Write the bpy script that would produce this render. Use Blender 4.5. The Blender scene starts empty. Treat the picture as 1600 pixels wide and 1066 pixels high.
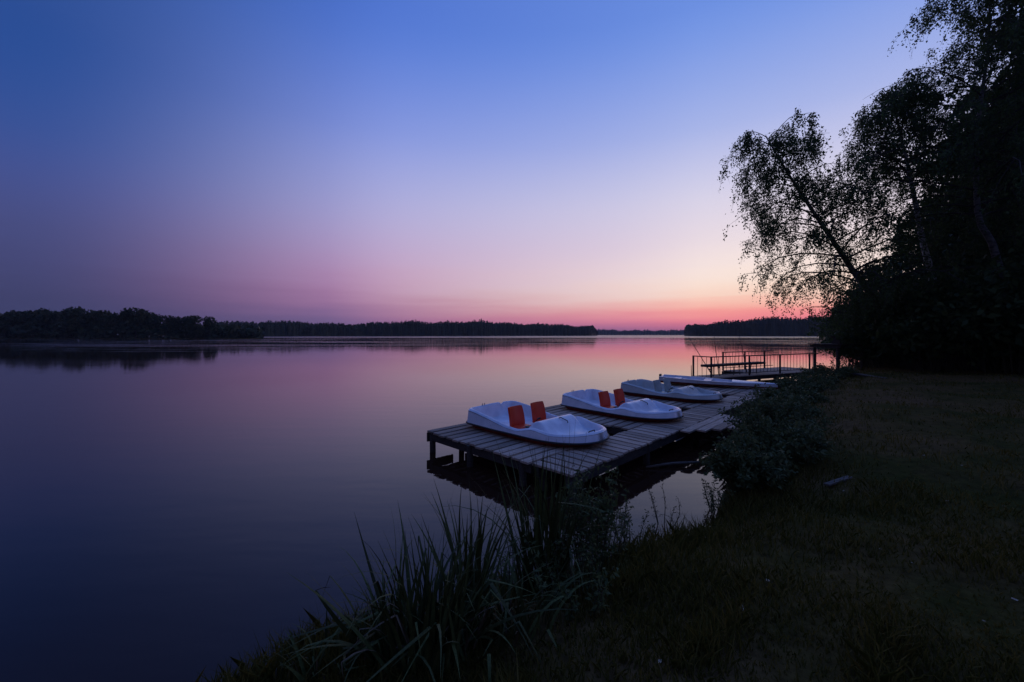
import bpy, bmesh, math, random
import numpy as np
from mathutils import Vector, Matrix

R = math.radians
SC = bpy.context.scene
COL = SC.collection
PI = math.pi

# ------------------------------------------------------------------ camera
CAM_H = 2.2
cam_data = bpy.data.cameras.new('camera')
cam_data.lens = 14.0
cam_data.sensor_width = 36.0
cam_data.shift_y = -10.0 / 1600.0
cam_data.clip_start = 0.05
cam_data.clip_end = 12000.0
cam = bpy.data.objects.new('camera', cam_data)
cam.location = (0, 0, CAM_H)
cam.rotation_euler = (R(90), 0, 0)
COL.objects.link(cam)
SC.camera = cam

# ------------------------------------------------------------------ view
SC.view_settings.view_transform = 'Standard'
SC.view_settings.look = 'None'
SC.view_settings.gamma = 1.0
SC.view_settings.exposure = 0.0
SC.cycles.use_denoising = True
SC.cycles.max_bounces = 6
SC.cycles.transparent_max_bounces = 8
SC.cycles.volume_bounces = 0


def lin(c):
    out = []
    for v in c:
        v /= 255.0
        out.append(v / 12.92 if v <= 0.04045 else ((v + 0.055) / 1.055) ** 2.4)
    return (*out, 1.0)


# ------------------------------------------------------------------ dusk sky (the sun has set, azimuth 35 deg right of the view)
SUN_AZ = R(35)
world = bpy.data.worlds.new('World')
SC.world = world
world.use_nodes = True
wt = world.node_tree
wt.nodes.clear()


def wn(t, **kw):
    n = wt.nodes.new(t)
    for k, v in kw.items():
        setattr(n, k, v)
    return n


def wmath(op, a, b=None, clamp=False):
    n = wn('ShaderNodeMath', operation=op, use_clamp=clamp)
    for i, v in enumerate((a, b)):
        if v is None:
            continue
        if isinstance(v, (int, float)):
            n.inputs[i].default_value = v
        else:
            wt.links.new(v, n.inputs[i])
    return n.outputs[0]


tc = wn('ShaderNodeTexCoord')
nrm = wn('ShaderNodeVectorMath', operation='NORMALIZE')
wt.links.new(tc.outputs['Generated'], nrm.inputs[0])
sep = wn('ShaderNodeSeparateXYZ')
wt.links.new(nrm.outputs[0], sep.inputs[0])
DX, DY, DZ = sep.outputs
elev = wmath('ARCSINE', DZ)
# faint cirrus streaks: shift the elevation a little with a flattened noise
mp = wn('ShaderNodeMapping')
mp.inputs['Scale'].default_value = (2.2, 2.2, 30.0)
mp.inputs['Rotation'].default_value = (R(2.0), R(-2.5), 0)
wt.links.new(nrm.outputs[0], mp.inputs[0])
nz = wn('ShaderNodeTexNoise')
nz.inputs['Scale'].default_value = 1.6
nz.inputs['Detail'].default_value = 4.0
wt.links.new(mp.outputs[0], nz.inputs['Vector'])
fade = wn('ShaderNodeMapRange', interpolation_type='SMOOTHSTEP')
fade.inputs[1].default_value = R(3)
fade.inputs[2].default_value = R(15)
fade.inputs[3].default_value = 1.0
fade.inputs[4].default_value = 0.0
wt.links.new(wmath('ABSOLUTE', elev), fade.inputs[0])
streak = wmath('MULTIPLY', wmath('MULTIPLY', wmath('SUBTRACT', nz.outputs['Fac'], 0.5), R(3.2)), fade.outputs[0])
elev2 = wmath('ADD', wmath('ABSOLUTE', elev), wmath('MULTIPLY', streak, wmath('MINIMUM', wmath('MULTIPLY', wmath('ABSOLUTE', elev), 12.0), 1.0)))
fac = wmath('DIVIDE', elev2, R(90), True)
sun_dot = wmath('ADD', wmath('MULTIPLY', DX, math.sin(SUN_AZ)), wmath('MULTIPLY', DY, math.cos(SUN_AZ)))
hlen = wmath('SQRT', wmath('ADD', wmath('MULTIPLY', DX, DX), wmath('MULTIPLY', DY, DY)))
cosang = wmath('DIVIDE', sun_dot, wmath('MAXIMUM', hlen, 1e-4))
ang = wmath('ARCCOSINE', wmath('MINIMUM', wmath('MAXIMUM', cosang, -1.0), 1.0))


def sky_ramp(stops):
    n = wn('ShaderNodeValToRGB')
    cr = n.color_ramp
    cr.interpolation = 'B_SPLINE'
    while len(cr.elements) < len(stops):
        cr.elements.new(0.5)
    for el, (deg, c) in zip(cr.elements, stops):
        el.position = deg / 90.0
    for el, (deg, c) in zip(cr.elements, stops):
        el.color = lin(c)
    wt.links.new(fac, n.inputs[0])
    return n.outputs[0]


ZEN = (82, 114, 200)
A = sky_ramp([(0, (158, 104, 150)), (1.0, (200, 118, 154)), (2.0, (250, 142, 158)), (3.2, (255, 176, 166)), (5.2, (255, 228, 214)), (7.7, (250, 229, 225)),
              (11.7, (229, 212, 226)), (17, (214, 210, 233)), (21, (194, 197, 233)), (25, (168, 181, 233)), (31.5, (133, 160, 231)),
              (37, (105, 143, 227)), (55, (92, 126, 212)), (90, ZEN)])
B = sky_ramp([(0, (108, 88, 132)), (1.5, (124, 99, 144)), (2.9, (146, 111, 156)), (4.6, (170, 122, 163)), (7.2, (185, 142, 182)), (10.7, (184, 156, 198)),
              (15.6, (173, 168, 215)), (21, (153, 161, 220)), (26, (128, 147, 221)), (33, (92, 126, 214)), (38.7, (73, 112, 205)), (60, (76, 110, 198)), (90, ZEN)])
C = sky_ramp([(0, (56, 58, 94)), (2.8, (61, 63, 102)), (6, (68, 70, 114)), (10.7, (73, 79, 131)), (14.7, (69, 83, 146)), (18.5, (57, 83, 151)), (23.6, (44, 79, 151)),
              (28.4, (41, 76, 147)), (50, (60, 88, 155)), (90, ZEN)])
# unseen sky opposite the sunset: dull mauve belt, added to warm the foreground light
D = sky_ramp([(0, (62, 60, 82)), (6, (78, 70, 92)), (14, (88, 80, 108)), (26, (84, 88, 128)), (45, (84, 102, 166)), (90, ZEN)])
# straight above the set sun the glow turns coral
S = sky_ramp([(0, (176, 96, 132)), (1.0, (214, 112, 142)), (2.0, (253, 134, 144)), (3.4, (255, 168, 154)), (5.4, (255, 222, 200)), (8, (255, 236, 226)), (12, (238, 222, 228)), (17, (219, 214, 234)), (21, (197, 199, 234)), (25, (170, 183, 233)),
              (31.5, (134, 161, 231)), (37, (106, 144, 227)), (55, (92, 126, 212)), (90, ZEN)])


def wmix(f, a, b):
    n = wn('ShaderNodeMix', data_type='RGBA')
    wt.links.new(f, n.inputs['Factor'])
    wt.links.new(a, n.inputs[6])
    wt.links.new(b, n.inputs[7])
    return n.outputs[2]


def wstep(a, b):
    n = wn('ShaderNodeMapRange', interpolation_type='SMOOTHSTEP' if b != 60 else 'LINEAR')
    n.inputs[1].default_value = R(a)
    n.inputs[2].default_value = R(b)
    wt.links.new(ang, n.inputs[0])
    return n.outputs[0]


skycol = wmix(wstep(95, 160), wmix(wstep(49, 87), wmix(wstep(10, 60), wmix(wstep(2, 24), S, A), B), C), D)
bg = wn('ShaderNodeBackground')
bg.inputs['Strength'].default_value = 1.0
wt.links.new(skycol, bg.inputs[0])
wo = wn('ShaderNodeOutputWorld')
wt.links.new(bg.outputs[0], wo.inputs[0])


# ================================================================== helpers
def px(x, y, z=0.0):
    """photo pixel -> world point on the horizontal plane at height z"""
    k = (CAM_H - z) / (y - 523.0)
    return ((x - 800.0) * k, 622.2 * k)


def at(x, y, Y):
    """photo pixel -> world point at depth Y"""
    return Vector(((x - 800.0) * Y / 622.2, Y, CAM_H - (y - 523.0) * Y / 622.2))


class NT:
    def __init__(self, name):
        self.m = bpy.data.materials.new(name)
        self.m.use_nodes = True
        self.t = self.m.node_tree
        self.t.nodes.clear()
        self.out = self.t.nodes.new('ShaderNodeOutputMaterial')

    def n(self, t, **kw):
        n = self.t.nodes.new(t)
        for k, v in kw.items():
            setattr(n, k, v)
        return n

    def l(self, a, b):
        self.t.links.new(a, b)

    def noise(self, scale, detail=4, vec=None, rough=0.55):
        n = self.n('ShaderNodeTexNoise')
        n.inputs['Scale'].default_value = scale
        n.inputs['Detail'].default_value = detail
        n.inputs['Roughness'].default_value = rough
        if vec is not None:
            self.l(vec, n.inputs['Vector'])
        return n.outputs['Fac']

    def ramp(self, f, stops):
        n = self.n('ShaderNodeValToRGB')
        cr = n.color_ramp
        while len(cr.elements) < len(stops):
            cr.elements.new(0.5)
        for e, (p, c) in zip(cr.elements, stops):
            e.position = p
        for e, (p, c) in zip(cr.elements, stops):
            e.color = (*c, 1)
        self.l(f, n.inputs[0])
        return n.outputs[0]

    def mapped(self, scale=(1, 1, 1), rot=(0, 0, 0), kind='Object'):
        tcn = self.n('ShaderNodeTexCoord')
        mpn = self.n('ShaderNodeMapping')
        mpn.inputs['Scale'].default_value = scale
        mpn.inputs['Rotation'].default_value = rot
        self.l(tcn.outputs[kind], mpn.inputs[0])
        return mpn.outputs[0]

    def bump(self, h, strength, dist=0.01, normal=None):
        n = self.n('ShaderNodeBump')
        n.inputs['Strength'].default_value = strength
        n.inputs['Distance'].default_value = dist
        self.l(h, n.inputs['Height'])
        if normal is not None:
            self.l(normal, n.inputs['Normal'])
        return n.outputs[0]


def mat_surface(name, c1, c2, scale=6, rough=0.6, bump=0.2, bdist=0.004, stretch=(1, 1, 1), island=0.0, spec=0.5, coat=0.0):
    k = NT(name)
    v = k.mapped(stretch)
    f = k.noise(scale, 6, v)
    col = k.ramp(f, [(0.32, c1), (0.68, c2)])
    p = k.n('ShaderNodeBsdfPrincipled')
    if island:
        g = k.n('ShaderNodeObjectInfo')
        mr = k.n('ShaderNodeMapRange')
        mr.inputs[3].default_value = 1 - island
        mr.inputs[4].default_value = 1 + island
        k.l(g.outputs['Random'], mr.inputs[0])
        mx = k.n('ShaderNodeVectorMath', operation='SCALE')
        k.l(col, mx.inputs[0])
        k.l(mr.outputs[0], mx.inputs['Scale'])
        col = mx.outputs[0]
    k.l(col, p.inputs['Base Color'])
    rr = k.n('ShaderNodeMapRange')
    rr.inputs[3].default_value = max(0.02, rough - 0.12)
    rr.inputs[4].default_value = min(1, rough + 0.12)
    k.l(k.noise(scale * 2.3, 3, v), rr.inputs[0])
    k.l(rr.outputs[0], p.inputs['Roughness'])
    p.inputs['Specular IOR Level'].default_value = spec
    p.inputs['Coat Weight'].default_value = coat
    if bump:
        k.l(k.bump(f, bump, bdist), p.inputs['Normal'])
    k.l(p.outputs[0], k.out.inputs[0])
    return k.m


def mat_leaf(name, c1, c2, trans=0.3, rough=0.55):
    k = NT(name)
    g = k.n('ShaderNodeNewGeometry')
    col = k.ramp(g.outputs['Random Per Island'], [(0.0, c1), (1.0, c2)])
    p = k.n('ShaderNodeBsdfPrincipled')
    k.l(col, p.inputs['Base Color'])
    p.inputs['Roughness'].default_value = rough
    p.inputs['Specular IOR Level'].default_value = 0.15
    t = k.n('ShaderNodeBsdfTranslucent')
    k.l(col, t.inputs['Color'])
    m = k.n('ShaderNodeMixShader')
    m.inputs[0].default_value = trans
    k.l(p.outputs[0], m.inputs[1])
    k.l(t.outputs[0], m.inputs[2])
    k.l(m.outputs[0], k.out.inputs[0])
    return k.m


M = {}
M['gelcoat'] = mat_surface('white_gelcoat', (0.56, 0.61, 0.68), (0.83, 0.87, 0.92), 3.4, 0.34, 0.0, coat=0.15)
M['gelcoat_aged'] = mat_surface('aged_white_gelcoat', (0.42, 0.46, 0.44), (0.58, 0.62, 0.59), 2.6, 0.42, 0.0)
M['red_hull'] = mat_surface('red_hull', (0.17, 0.012, 0.009), (0.25, 0.02, 0.014), 4, 0.45, 0.05)
M['red_seat'] = mat_surface('red_seat', (0.62, 0.030, 0.005), (0.72, 0.042, 0.007), 5, 0.45, 0.05)
M['grey_seat'] = mat_surface('grey_seat', (0.32, 0.36, 0.33), (0.42, 0.46, 0.42), 5, 0.45, 0.05)
M['rubber'] = mat_surface('dark_rubber', (0.012, 0.012, 0.014), (0.03, 0.03, 0.03), 9, 0.6, 0.1)
M['steel'] = mat_surface('dull_steel', (0.10, 0.10, 0.11), (0.2, 0.2, 0.21), 14, 0.4, 0.05)
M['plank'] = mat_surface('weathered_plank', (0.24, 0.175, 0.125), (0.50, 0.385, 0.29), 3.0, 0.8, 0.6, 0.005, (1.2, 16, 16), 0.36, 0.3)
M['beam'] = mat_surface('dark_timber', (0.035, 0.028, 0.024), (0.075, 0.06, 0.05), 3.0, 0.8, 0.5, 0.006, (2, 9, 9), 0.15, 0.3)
M['dark_metal'] = mat_surface('dark_painted_metal', (0.018, 0.016, 0.018), (0.04, 0.035, 0.035), 8, 0.5, 0.1)
M['bark'] = mat_surface('dark_bark', (0.02, 0.016, 0.013), (0.06, 0.05, 0.042), 5, 0.9, 0.8, 0.02, (3, 3, 1))
M['grey_wood'] = mat_surface('grey_driftwood', (0.065, 0.052, 0.040), (0.12, 0.10, 0.08), 4, 0.8, 0.4, 0.004, (1.5, 12, 12))
M['stem'] = mat_surface('green_stem', (0.03, 0.035, 0.015), (0.06, 0.06, 0.03), 9, 0.7, 0.1)
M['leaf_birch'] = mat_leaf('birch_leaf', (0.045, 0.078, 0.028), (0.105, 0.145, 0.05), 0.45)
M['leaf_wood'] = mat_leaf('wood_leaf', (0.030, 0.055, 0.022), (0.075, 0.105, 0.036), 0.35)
M['leaf_far'] = mat_leaf('far_leaf', (0.022, 0.035, 0.018), (0.05, 0.065, 0.03), 0.15)
M['leaf_bush'] = mat_leaf('bush_leaf', (0.045, 0.068, 0.026), (0.12, 0.145, 0.06), 0.3)
M['leaf_herb'] = mat_leaf('herb_leaf', (0.050, 0.078, 0.030), (0.12, 0.15, 0.055), 0.3)
M['grass'] = mat_leaf('grass_blade', (0.046, 0.054, 0.008), (0.145, 0.115, 0.028), 0.3, 0.6)
M['reed'] = mat_surface('reed_blade', (0.032, 0.046, 0.012), (0.078, 0.092, 0.027), 7, 0.65, 0.15, 0.002, (8, 8, 0.6), 0.4, 0.2)
M['reed_dry'] = mat_surface('dry_reed_blade', (0.07, 0.052, 0.03), (0.15, 0.115, 0.07), 7, 0.65, 0.15, 0.002, (8, 8, 0.6), 0.3, 0.3)
M['pale_leaf'] = mat_surface('pale_fallen_leaf', (0.26, 0.20, 0.13), (0.42, 0.35, 0.25), 20, 0.7, 0.2)
M['lily'] = mat_surface('lily_pad', (0.035, 0.055, 0.03), (0.08, 0.10, 0.05), 3, 0.3, 0.0)


def mat_birch_bark(name, kk):
    k = NT(name)
    v = k.mapped((3, 3, 14))
    f = k.noise(1.3, 5, v, 0.7)
    col = k.ramp(f, [(0.40, (0.03, 0.027, 0.025)), (0.50, (0.42 * kk, 0.40 * kk, 0.37 * kk)), (0.8, (0.56 * kk, 0.54 * kk, 0.50 * kk))])
    p = k.n('ShaderNodeBsdfPrincipled')
    k.l(col, p.inputs['Base Color'])
    p.inputs['Roughness'].default_value = 0.8
    k.l(k.bump(f, 0.4, 0.01), p.inputs['Normal'])
    k.l(p.outputs[0], k.out.inputs[0])
    return k.m


M['birch_bark'] = mat_birch_bark('birch_bark', 1.25)
M['old_birch_bark'] = mat_birch_bark('old_birch_bark', 0.3)


def mat_water():
    k = NT('lake_water')
    p = k.n('ShaderNodeBsdfPrincipled')
    p.inputs['Base Color'].default_value = (0.030, 0.012, 0.007, 1)
    p.inputs['IOR'].default_value = 1.34
    # long, low ripples; wind lanes make patches a little rougher
    lanes = k.noise(1.0, 3, k.mapped((0.006, 0.055, 1)), 0.6)
    mr = k.n('ShaderNodeMapRange')
    mr.inputs[1].default_value = 0.42
    mr.inputs[2].default_value = 0.66
    mr.inputs[3].default_value = 0.015
    mr.inputs[4].default_value = 0.085
    k.l(lanes, mr.inputs[0])
    # wind-ruffled lanes far out on the lake
    g = k.n('ShaderNodeNewGeometry')
    sp = k.n('ShaderNodeSeparateXYZ')
    k.l(g.outputs['Position'], sp.inputs[0])

    def sstep(v, a, b):
        q = k.n('ShaderNodeMapRange', interpolation_type='SMOOTHSTEP')
        q.inputs[1].default_value = a
        q.inputs[2].default_value = b
        k.l(v, q.inputs[0])
        return q.outputs[0]

    def mm(op, a, b):
        q = k.n('ShaderNodeMath', operation=op)
        k.l(a, q.inputs[0])
        if isinstance(b, (int, float)):
            q.inputs[1].default_value = b
        else:
            k.l(b, q.inputs[1])
        return q.outputs[0]
    fine = sstep(k.noise(1.0, 3, k.mapped((0.012, 0.16, 1), (0, 0, R(2))), 0.6), 0.56, 0.64)
    near_lane = mm('MULTIPLY', fine, sstep(sp.outputs[1], 55, 95))
    wide = sstep(k.noise(1.0, 2, k.mapped((0.004, 0.02, 1)), 0.5), 0.36, 0.5)
    far_lane = mm('MULTIPLY', sstep(sp.outputs[1], 265, 330), wide)
    ruffle = mm('MINIMUM', mm('ADD', mm('MULTIPLY', near_lane, 1.0), far_lane), 1.0)
    rough = mm('ADD', mr.outputs[0], mm('MULTIPLY', ruffle, 0.30))
    k.l(rough, p.inputs['Roughness'])
    h1 = k.noise(1.0, 3, k.mapped((0.55, 1.9, 1), (0, 0, R(8))), 0.5)
    h2 = k.noise(1.0, 2, k.mapped((2.0, 7.0, 1), (0, 0, R(-6))), 0.5)
    b1 = k.bump(h1, 0.075, 0.05)
    b2 = k.bump(h2, 0.05, 0.012, b1)
    k.l(b2, p.inputs['Normal'])
    k.l(p.outputs[0], k.out.inputs[0])
    return k.m


def mat_ground():
    k = NT('bank_soil')
    big = k.noise(0.55, 5, k.mapped((1, 1, 1)))
    fine = k.noise(9.0, 6, k.mapped((1, 1, 1)), 0.65)
    c1 = k.ramp(big, [(0.38, (0.040, 0.040, 0.008)), (0.50, (0.080, 0.056, 0.018)), (0.64, (0.105, 0.066, 0.028))])
    c2 = k.ramp(fine, [(0.3, (0.55, 0.55, 0.55)), (0.7, (1.35, 1.35, 1.35))])
    mx = k.n('ShaderNodeMix', data_type='RGBA', blend_type='MULTIPLY')
    mx.inputs['Factor'].default_value = 1.0
    k.l(c1, mx.inputs[6])
    k.l(c2, mx.inputs[7])
    p = k.n('ShaderNodeBsdfPrincipled')
    k.l(mx.outputs[2], p.inputs['Base Color'])
    p.inputs['Roughness'].default_value = 0.95
    p.inputs['Specular IOR Level'].default_value = 0.05
    k.l(k.bump(fine, 0.9, 0.03), p.inputs['Normal'])
    k.l(p.outputs[0], k.out.inputs[0])
    return k.m


M['water'] = mat_water()
M['ground'] = mat_ground()


class MB:
    """collects vertices and faces, builds ONE mesh"""

    def __init__(self):
        self.v = []
        self.f = []

    def add(self, verts, faces):
        o = len(self.v)
        self.v.extend([tuple(p) for p in verts])
        self.f.extend([tuple(i + o for i in f) for f in faces])
        return self

    def box(self, c, size, rot=None, bev=0.0):
        bm = bmesh.new()
        bmesh.ops.create_cube(bm, size=1.0)
        bmesh.ops.scale(bm, vec=size, verts=bm.verts)
        if bev:
            bmesh.ops.bevel(bm, geom=bm.edges[:], offset=bev, segments=1, affect='EDGES')
        if rot is not None:
            bmesh.ops.rotate(bm, cent=(0, 0, 0), matrix=rot, verts=bm.verts)
        bmesh.ops.translate(bm, vec=c, verts=bm.verts)
        bm.verts.index_update()
        self.add([v.co[:] for v in bm.verts], [[v.index for v in f.verts] for f in bm.faces])
        bm.free()
        return self

    def tube(self, pts, radii, sides=6, cap=True):
        pts = [Vector(p) for p in pts]
        n = len(pts)
        if not hasattr(radii, '__len__'):
            radii = [radii] * n
        vs, fs = [], []
        prev = None
        for i, p in enumerate(pts):
            d = (pts[min(i + 1, n - 1)] - pts[max(i - 1, 0)])
            d = d.normalized() if d.length > 1e-9 else Vector((0, 0, 1))
            a = prev if prev is not None else (Vector((1, 0, 0)) if abs(d.x) < 0.8 else Vector((0, 1, 0)))
            a = (a - d * a.dot(d))
            a = a.normalized() if a.length > 1e-6 else d.orthogonal().normalized()
            prev = a
            b = d.cross(a)
            for s in range(sides):
                t = 2 * PI * s / sides
                vs.append(p + (a * math.cos(t) + b * math.sin(t)) * radii[i])
        for i in range(n - 1):
            for s in range(sides):
                s2 = (s + 1) % sides
                fs.append((i * sides + s, i * sides + s2, (i + 1) * sides + s2, (i + 1) * sides + s))
        if cap:
            fs.append(tuple(range(sides - 1, -1, -1)))
            fs.append(tuple((n - 1) * sides + s for s in range(sides)))
        return self.add(vs, fs)

    def mesh(self, name, mat, smooth=False):
        me = bpy.data.meshes.new(name)
        me.from_pydata(self.v, [], self.f)
        me.materials.append(M[mat])
        if smooth:
            me.polygons.foreach_set('use_smooth', [True] * len(me.polygons))
        me.update()
        return me

    def build(self, name, mat, parent=None, smooth=False):
        return link(name, self.mesh(name, mat, smooth), parent)


def link(name, me, parent=None):
    o = bpy.data.objects.new(name, me)
    COL.objects.link(o)
    if parent is not None:
        o.parent = parent
    return o


def tag(o, label=None, cat=None, group=None, kind=None):
    if label:
        o['label'] = label
    if cat:
        o['category'] = cat
    if group:
        o['group'] = group
    if kind:
        o['kind'] = kind
    return o


def thing(name, loc, label, cat, group=None, rz=0.0):
    o = bpy.data.objects.new(name, None)
    o.empty_display_size = 0.2
    o.location = loc
    o.rotation_euler = (0, 0, rz)
    COL.objects.link(o)
    return tag(o, label, cat, group)


def copy_tree(o, parent=None):
    c = o.copy()
    COL.objects.link(c)
    c.parent = parent
    for ch in list(o.children):
        copy_tree(ch, c)
    return c


def quads_mesh(name, V, mat, nper=4):
    """V: (n, nper, 3) array of separate polygons -> mesh"""
    n = len(V)
    me = bpy.data.meshes.new(name)
    me.vertices.add(n * nper)
    me.vertices.foreach_set('co', np.ascontiguousarray(V, dtype=np.float32).ravel())
    me.loops.add(n * nper)
    me.loops.foreach_set('vertex_index', np.arange(n * nper, dtype=np.int32))
    me.polygons.add(n)
    me.polygons.foreach_set('loop_start', np.arange(0, n * nper, nper, dtype=np.int32))
    me.materials.append(M[mat])
    me.update(calc_edges=True)
    me.validate()
    return me


def leaf_quads(C, rng, size, droop=0.5, aspect=0.55):
    """kite shaped leaves at the points C, hanging a little"""
    n = len(C)
    d = rng.normal(size=(n, 3))
    d[:, 2] -= droop * 1.6
    d /= np.linalg.norm(d, axis=1)[:, None] + 1e-9
    r = rng.normal(size=(n, 3))
    s = np.cross(d, r)
    s /= np.linalg.norm(s, axis=1)[:, None] + 1e-9
    L = (size * rng.uniform(0.65, 1.35, n))[:, None]
    W = L * aspect
    nn = np.cross(d, s) * L * rng.uniform(-0.18, 0.18, n)[:, None]
    V = np.stack([C, C + d * L * 0.45 + s * W * 0.5 + nn, C + d * L, C + d * L * 0.45 - s * W * 0.5 + nn], 1)
    return V


# ================================================================== the setting
SHORE = [(-12, -22), (-6.4, -5), (-4.2, -1.2), (-2.75, 1.2), (-1.75, 2.35), (-1.05, 2.95), (-0.3, 3.45), (0.6, 3.68), (1.3, 3.98), (2.15, 4.5), (2.75, 5.1), (3.25, 6.1),
         (3.75, 7.0), (4.6, 8.1), (5.8, 9.6), (7.8, 12), (10.3, 14.6), (13.4, 17.6), (17, 20.6), (21, 24.6), (28, 32), (46, 55), (87, 105), (172, 210), (335, 420),
         (430, 560), (520, 900)]
LAND = np.array(SHORE + [(1500, 900), (1500, -22)], dtype=float)
SH = np.array(SHORE, dtype=float)


def shore_dist(X, Y):
    """signed distance to the shoreline, positive on land"""
    P = np.stack([np.ravel(X), np.ravel(Y)], 1).astype(float)
    d = np.full(len(P), 1e9)
    for a, b in zip(SH[:-1], SH[1:]):
        ab = b - a
        t = np.clip(((P - a) @ ab) / (ab @ ab), 0, 1)
        d = np.minimum(d, np.linalg.norm(P - (a + t[:, None] * ab), axis=1))
    inside = np.zeros(len(P), bool)
    n = len(LAND)
    for i in range(n):
        x1, y1 = LAND[i]
        x2, y2 = LAND[(i + 1) % n]
        if y1 == y2:
            continue
        c = ((y1 > P[:, 1]) != (y2 > P[:, 1])) & (P[:, 0] < (x2 - x1) * (P[:, 1] - y1) / (y2 - y1) + x1)
        inside ^= c
    return np.where(inside, d, -d).reshape(np.shape(X))


def ground_z(X, Y):
    X = np.asarray(X, float)
    Y = np.asarray(Y, float)
    wob = 0.10 * np.sin(X * 2.1 + 1.3 * np.sin(Y * 1.7)) + 0.07 * np.sin(Y * 3.3 + X * 1.1)
    sd = shore_dist(X, Y) + wob * 0.8
    z = np.interp(sd, [-3, -0.8, 0, 0.25, 0.8, 1.8, 5, 20, 80, 300], [-0.9, -0.35, 0.0, 0.16, 0.38, 0.54, 0.64, 0.95, 2.6, 9])
    land = np.clip(sd / 1.0, 0, 1)
    z = z + land * (0.055 * np.sin(X * 1.3 + 0.6) * np.sin(Y * 1.1 + 2) + 0.02 * np.sin(X * 3.9 + Y * 2.7) + 0.012 * np.sin(X * 7.3 - Y * 6.1))
    return z


def gz(x, y):
    return float(ground_z(np.array([x]), np.array([y]))[0])


def axis(a, b, fine_a, fine_b, step, grow=1.14):
    pts = list(np.arange(fine_a, fine_b, step))
    s, p = step, fine_b
    while p < b:
        pts.append(p)
        s *= grow
        p += s
    pts.append(b)
    s, p, left = step, fine_a, []
    while p > a:
        s *= grow
        p -= s
        left.append(max(p, a))
    return np.array(sorted(set(left)) + pts)


xs = axis(-12, 1400, -3.5, 14, 0.11)
ys = axis(-20, 880, 0.8, 16, 0.11)
GX, GY = np.meshgrid(xs, ys)
GZ = ground_z(GX, GY)
nx, ny = len(xs), len(ys)
gv = np.stack([GX, GY, GZ], 2).reshape(-1, 3)
keep = (GZ.reshape(-1) > -0.5)
gf = []
idx = np.arange(nx * ny).reshape(ny, nx)
qa = np.stack([idx[:-1, :-1], idx[:-1, 1:], idx[1:, 1:], idx[1:, :-1]], 2).reshape(-1, 4)
qa = qa[keep[qa].any(1)]
gm = MB()
gm.v = [tuple(p) for p in gv]
gm.f = [tuple(int(i) for i in q) for q in qa]
tag(gm.build('ground', 'ground', None, True), kind='structure')

wm = MB()
wm.add([(-4000, -300, 0), (4000, -300, 0), (4000, 6000, 0), (-4000, 6000, 0)], [(0, 1, 2, 3)])
tag(wm.build('lake_water', 'water'), kind='structure')


def far_land(name, pts, depth, h):
    """a low strip of land: front edge polyline, going back by depth"""
    m = MB()
    n = len(pts)
    vs = [(x, y, -0.3) for x, y in pts] + [(x * 1.002, y * 1.002 + 1.5, h * 0.25) for x, y in pts] + [(x * (1 + depth / math.hypot(x, y)), y * (1 + depth / math.hypot(x, y)), h) for x, y in pts]
    fs = []
    for r in range(2):
        for i in range(n - 1):
            fs.append((r * n + i, r * n + i + 1, (r + 1) * n + i + 1, (r + 1) * n + i))
    m.add(vs, fs)
    return tag(m.build(name, 'ground', None, True), kind='structure')


# ---- far woods, each one mass of trees
def far_wood(name, label, front, rows, row_gap, hfun, step, seed, crown=(3.2, 0.55)):
    rng = np.random.default_rng(seed)
    front = np.array(front, float)
    seg = np.linalg.norm(np.diff(front, axis=0), axis=1)
    cum = np.concatenate([[0], np.cumsum(seg)])
    core, quads = MB(), []
    for r in range(rows):
        s = rng.uniform(0, step)
        while s < cum[-1]:
            x = np.interp(s, cum, front[:, 0])
            y = np.interp(s, cum, front[:, 1])
            L = math.hypot(x, y)
            k = 1 + (r * row_gap + rng.uniform(0, row_gap * 0.6)) / L
            x, y = x * k, y * k
            h = hfun(s / cum[-1]) * rng.uniform(0.88, 1.03) * (1 + 0.05 * math.sin(s / 23 + seed) + 0.04 * math.sin(s / 9.1))
            rad = crown[0] * rng.uniform(0.75, 1.3)
            n = 120
            u = rng.normal(size=(n, 3))
            u /= np.linalg.norm(u, axis=1)[:, None]
            zc, zr = h * 0.56, h * 0.46
            top = rng.uniform(0.25, 0.7)
            pts = np.empty((n, 3))
            taper = 1 - top * np.clip(u[:, 2], 0, 1)
            pts[:, 0] = x + u[:, 0] * rad * taper
            pts[:, 1] = y + u[:, 1] * rad * taper
            pts[:, 2] = zc + u[:, 2] * zr
            quads.append(leaf_quads(pts, rng, rad * 0.48, 0.1, 0.8))
            # solid heart of the crown down to the ground
            core.tube([(x, y, -0.2), (x, y, h * 0.3), (x, y, h * 0.65), (x, y, h * 0.85), (x, y, h * 0.95)], [rad * 0.85, rad * 0.85, rad * 0.75, rad * 0.45, rad * 0.12], 7)
            s += step * rng.uniform(0.6, 1.4)
    Q = np.concatenate(quads)
    nq = len(Q)
    me = quads_mesh(name, Q, 'leaf_far')
    bm = bmesh.new()
    bm.from_mesh(me)
    cm = core.mesh('core', 'leaf_far')
    bm.from_mesh(cm)
    bm.to_mesh(me)
    bm.free()
    o = link(name, me)
    return tag(o, label, 'forest', None, 'stuff')


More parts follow.
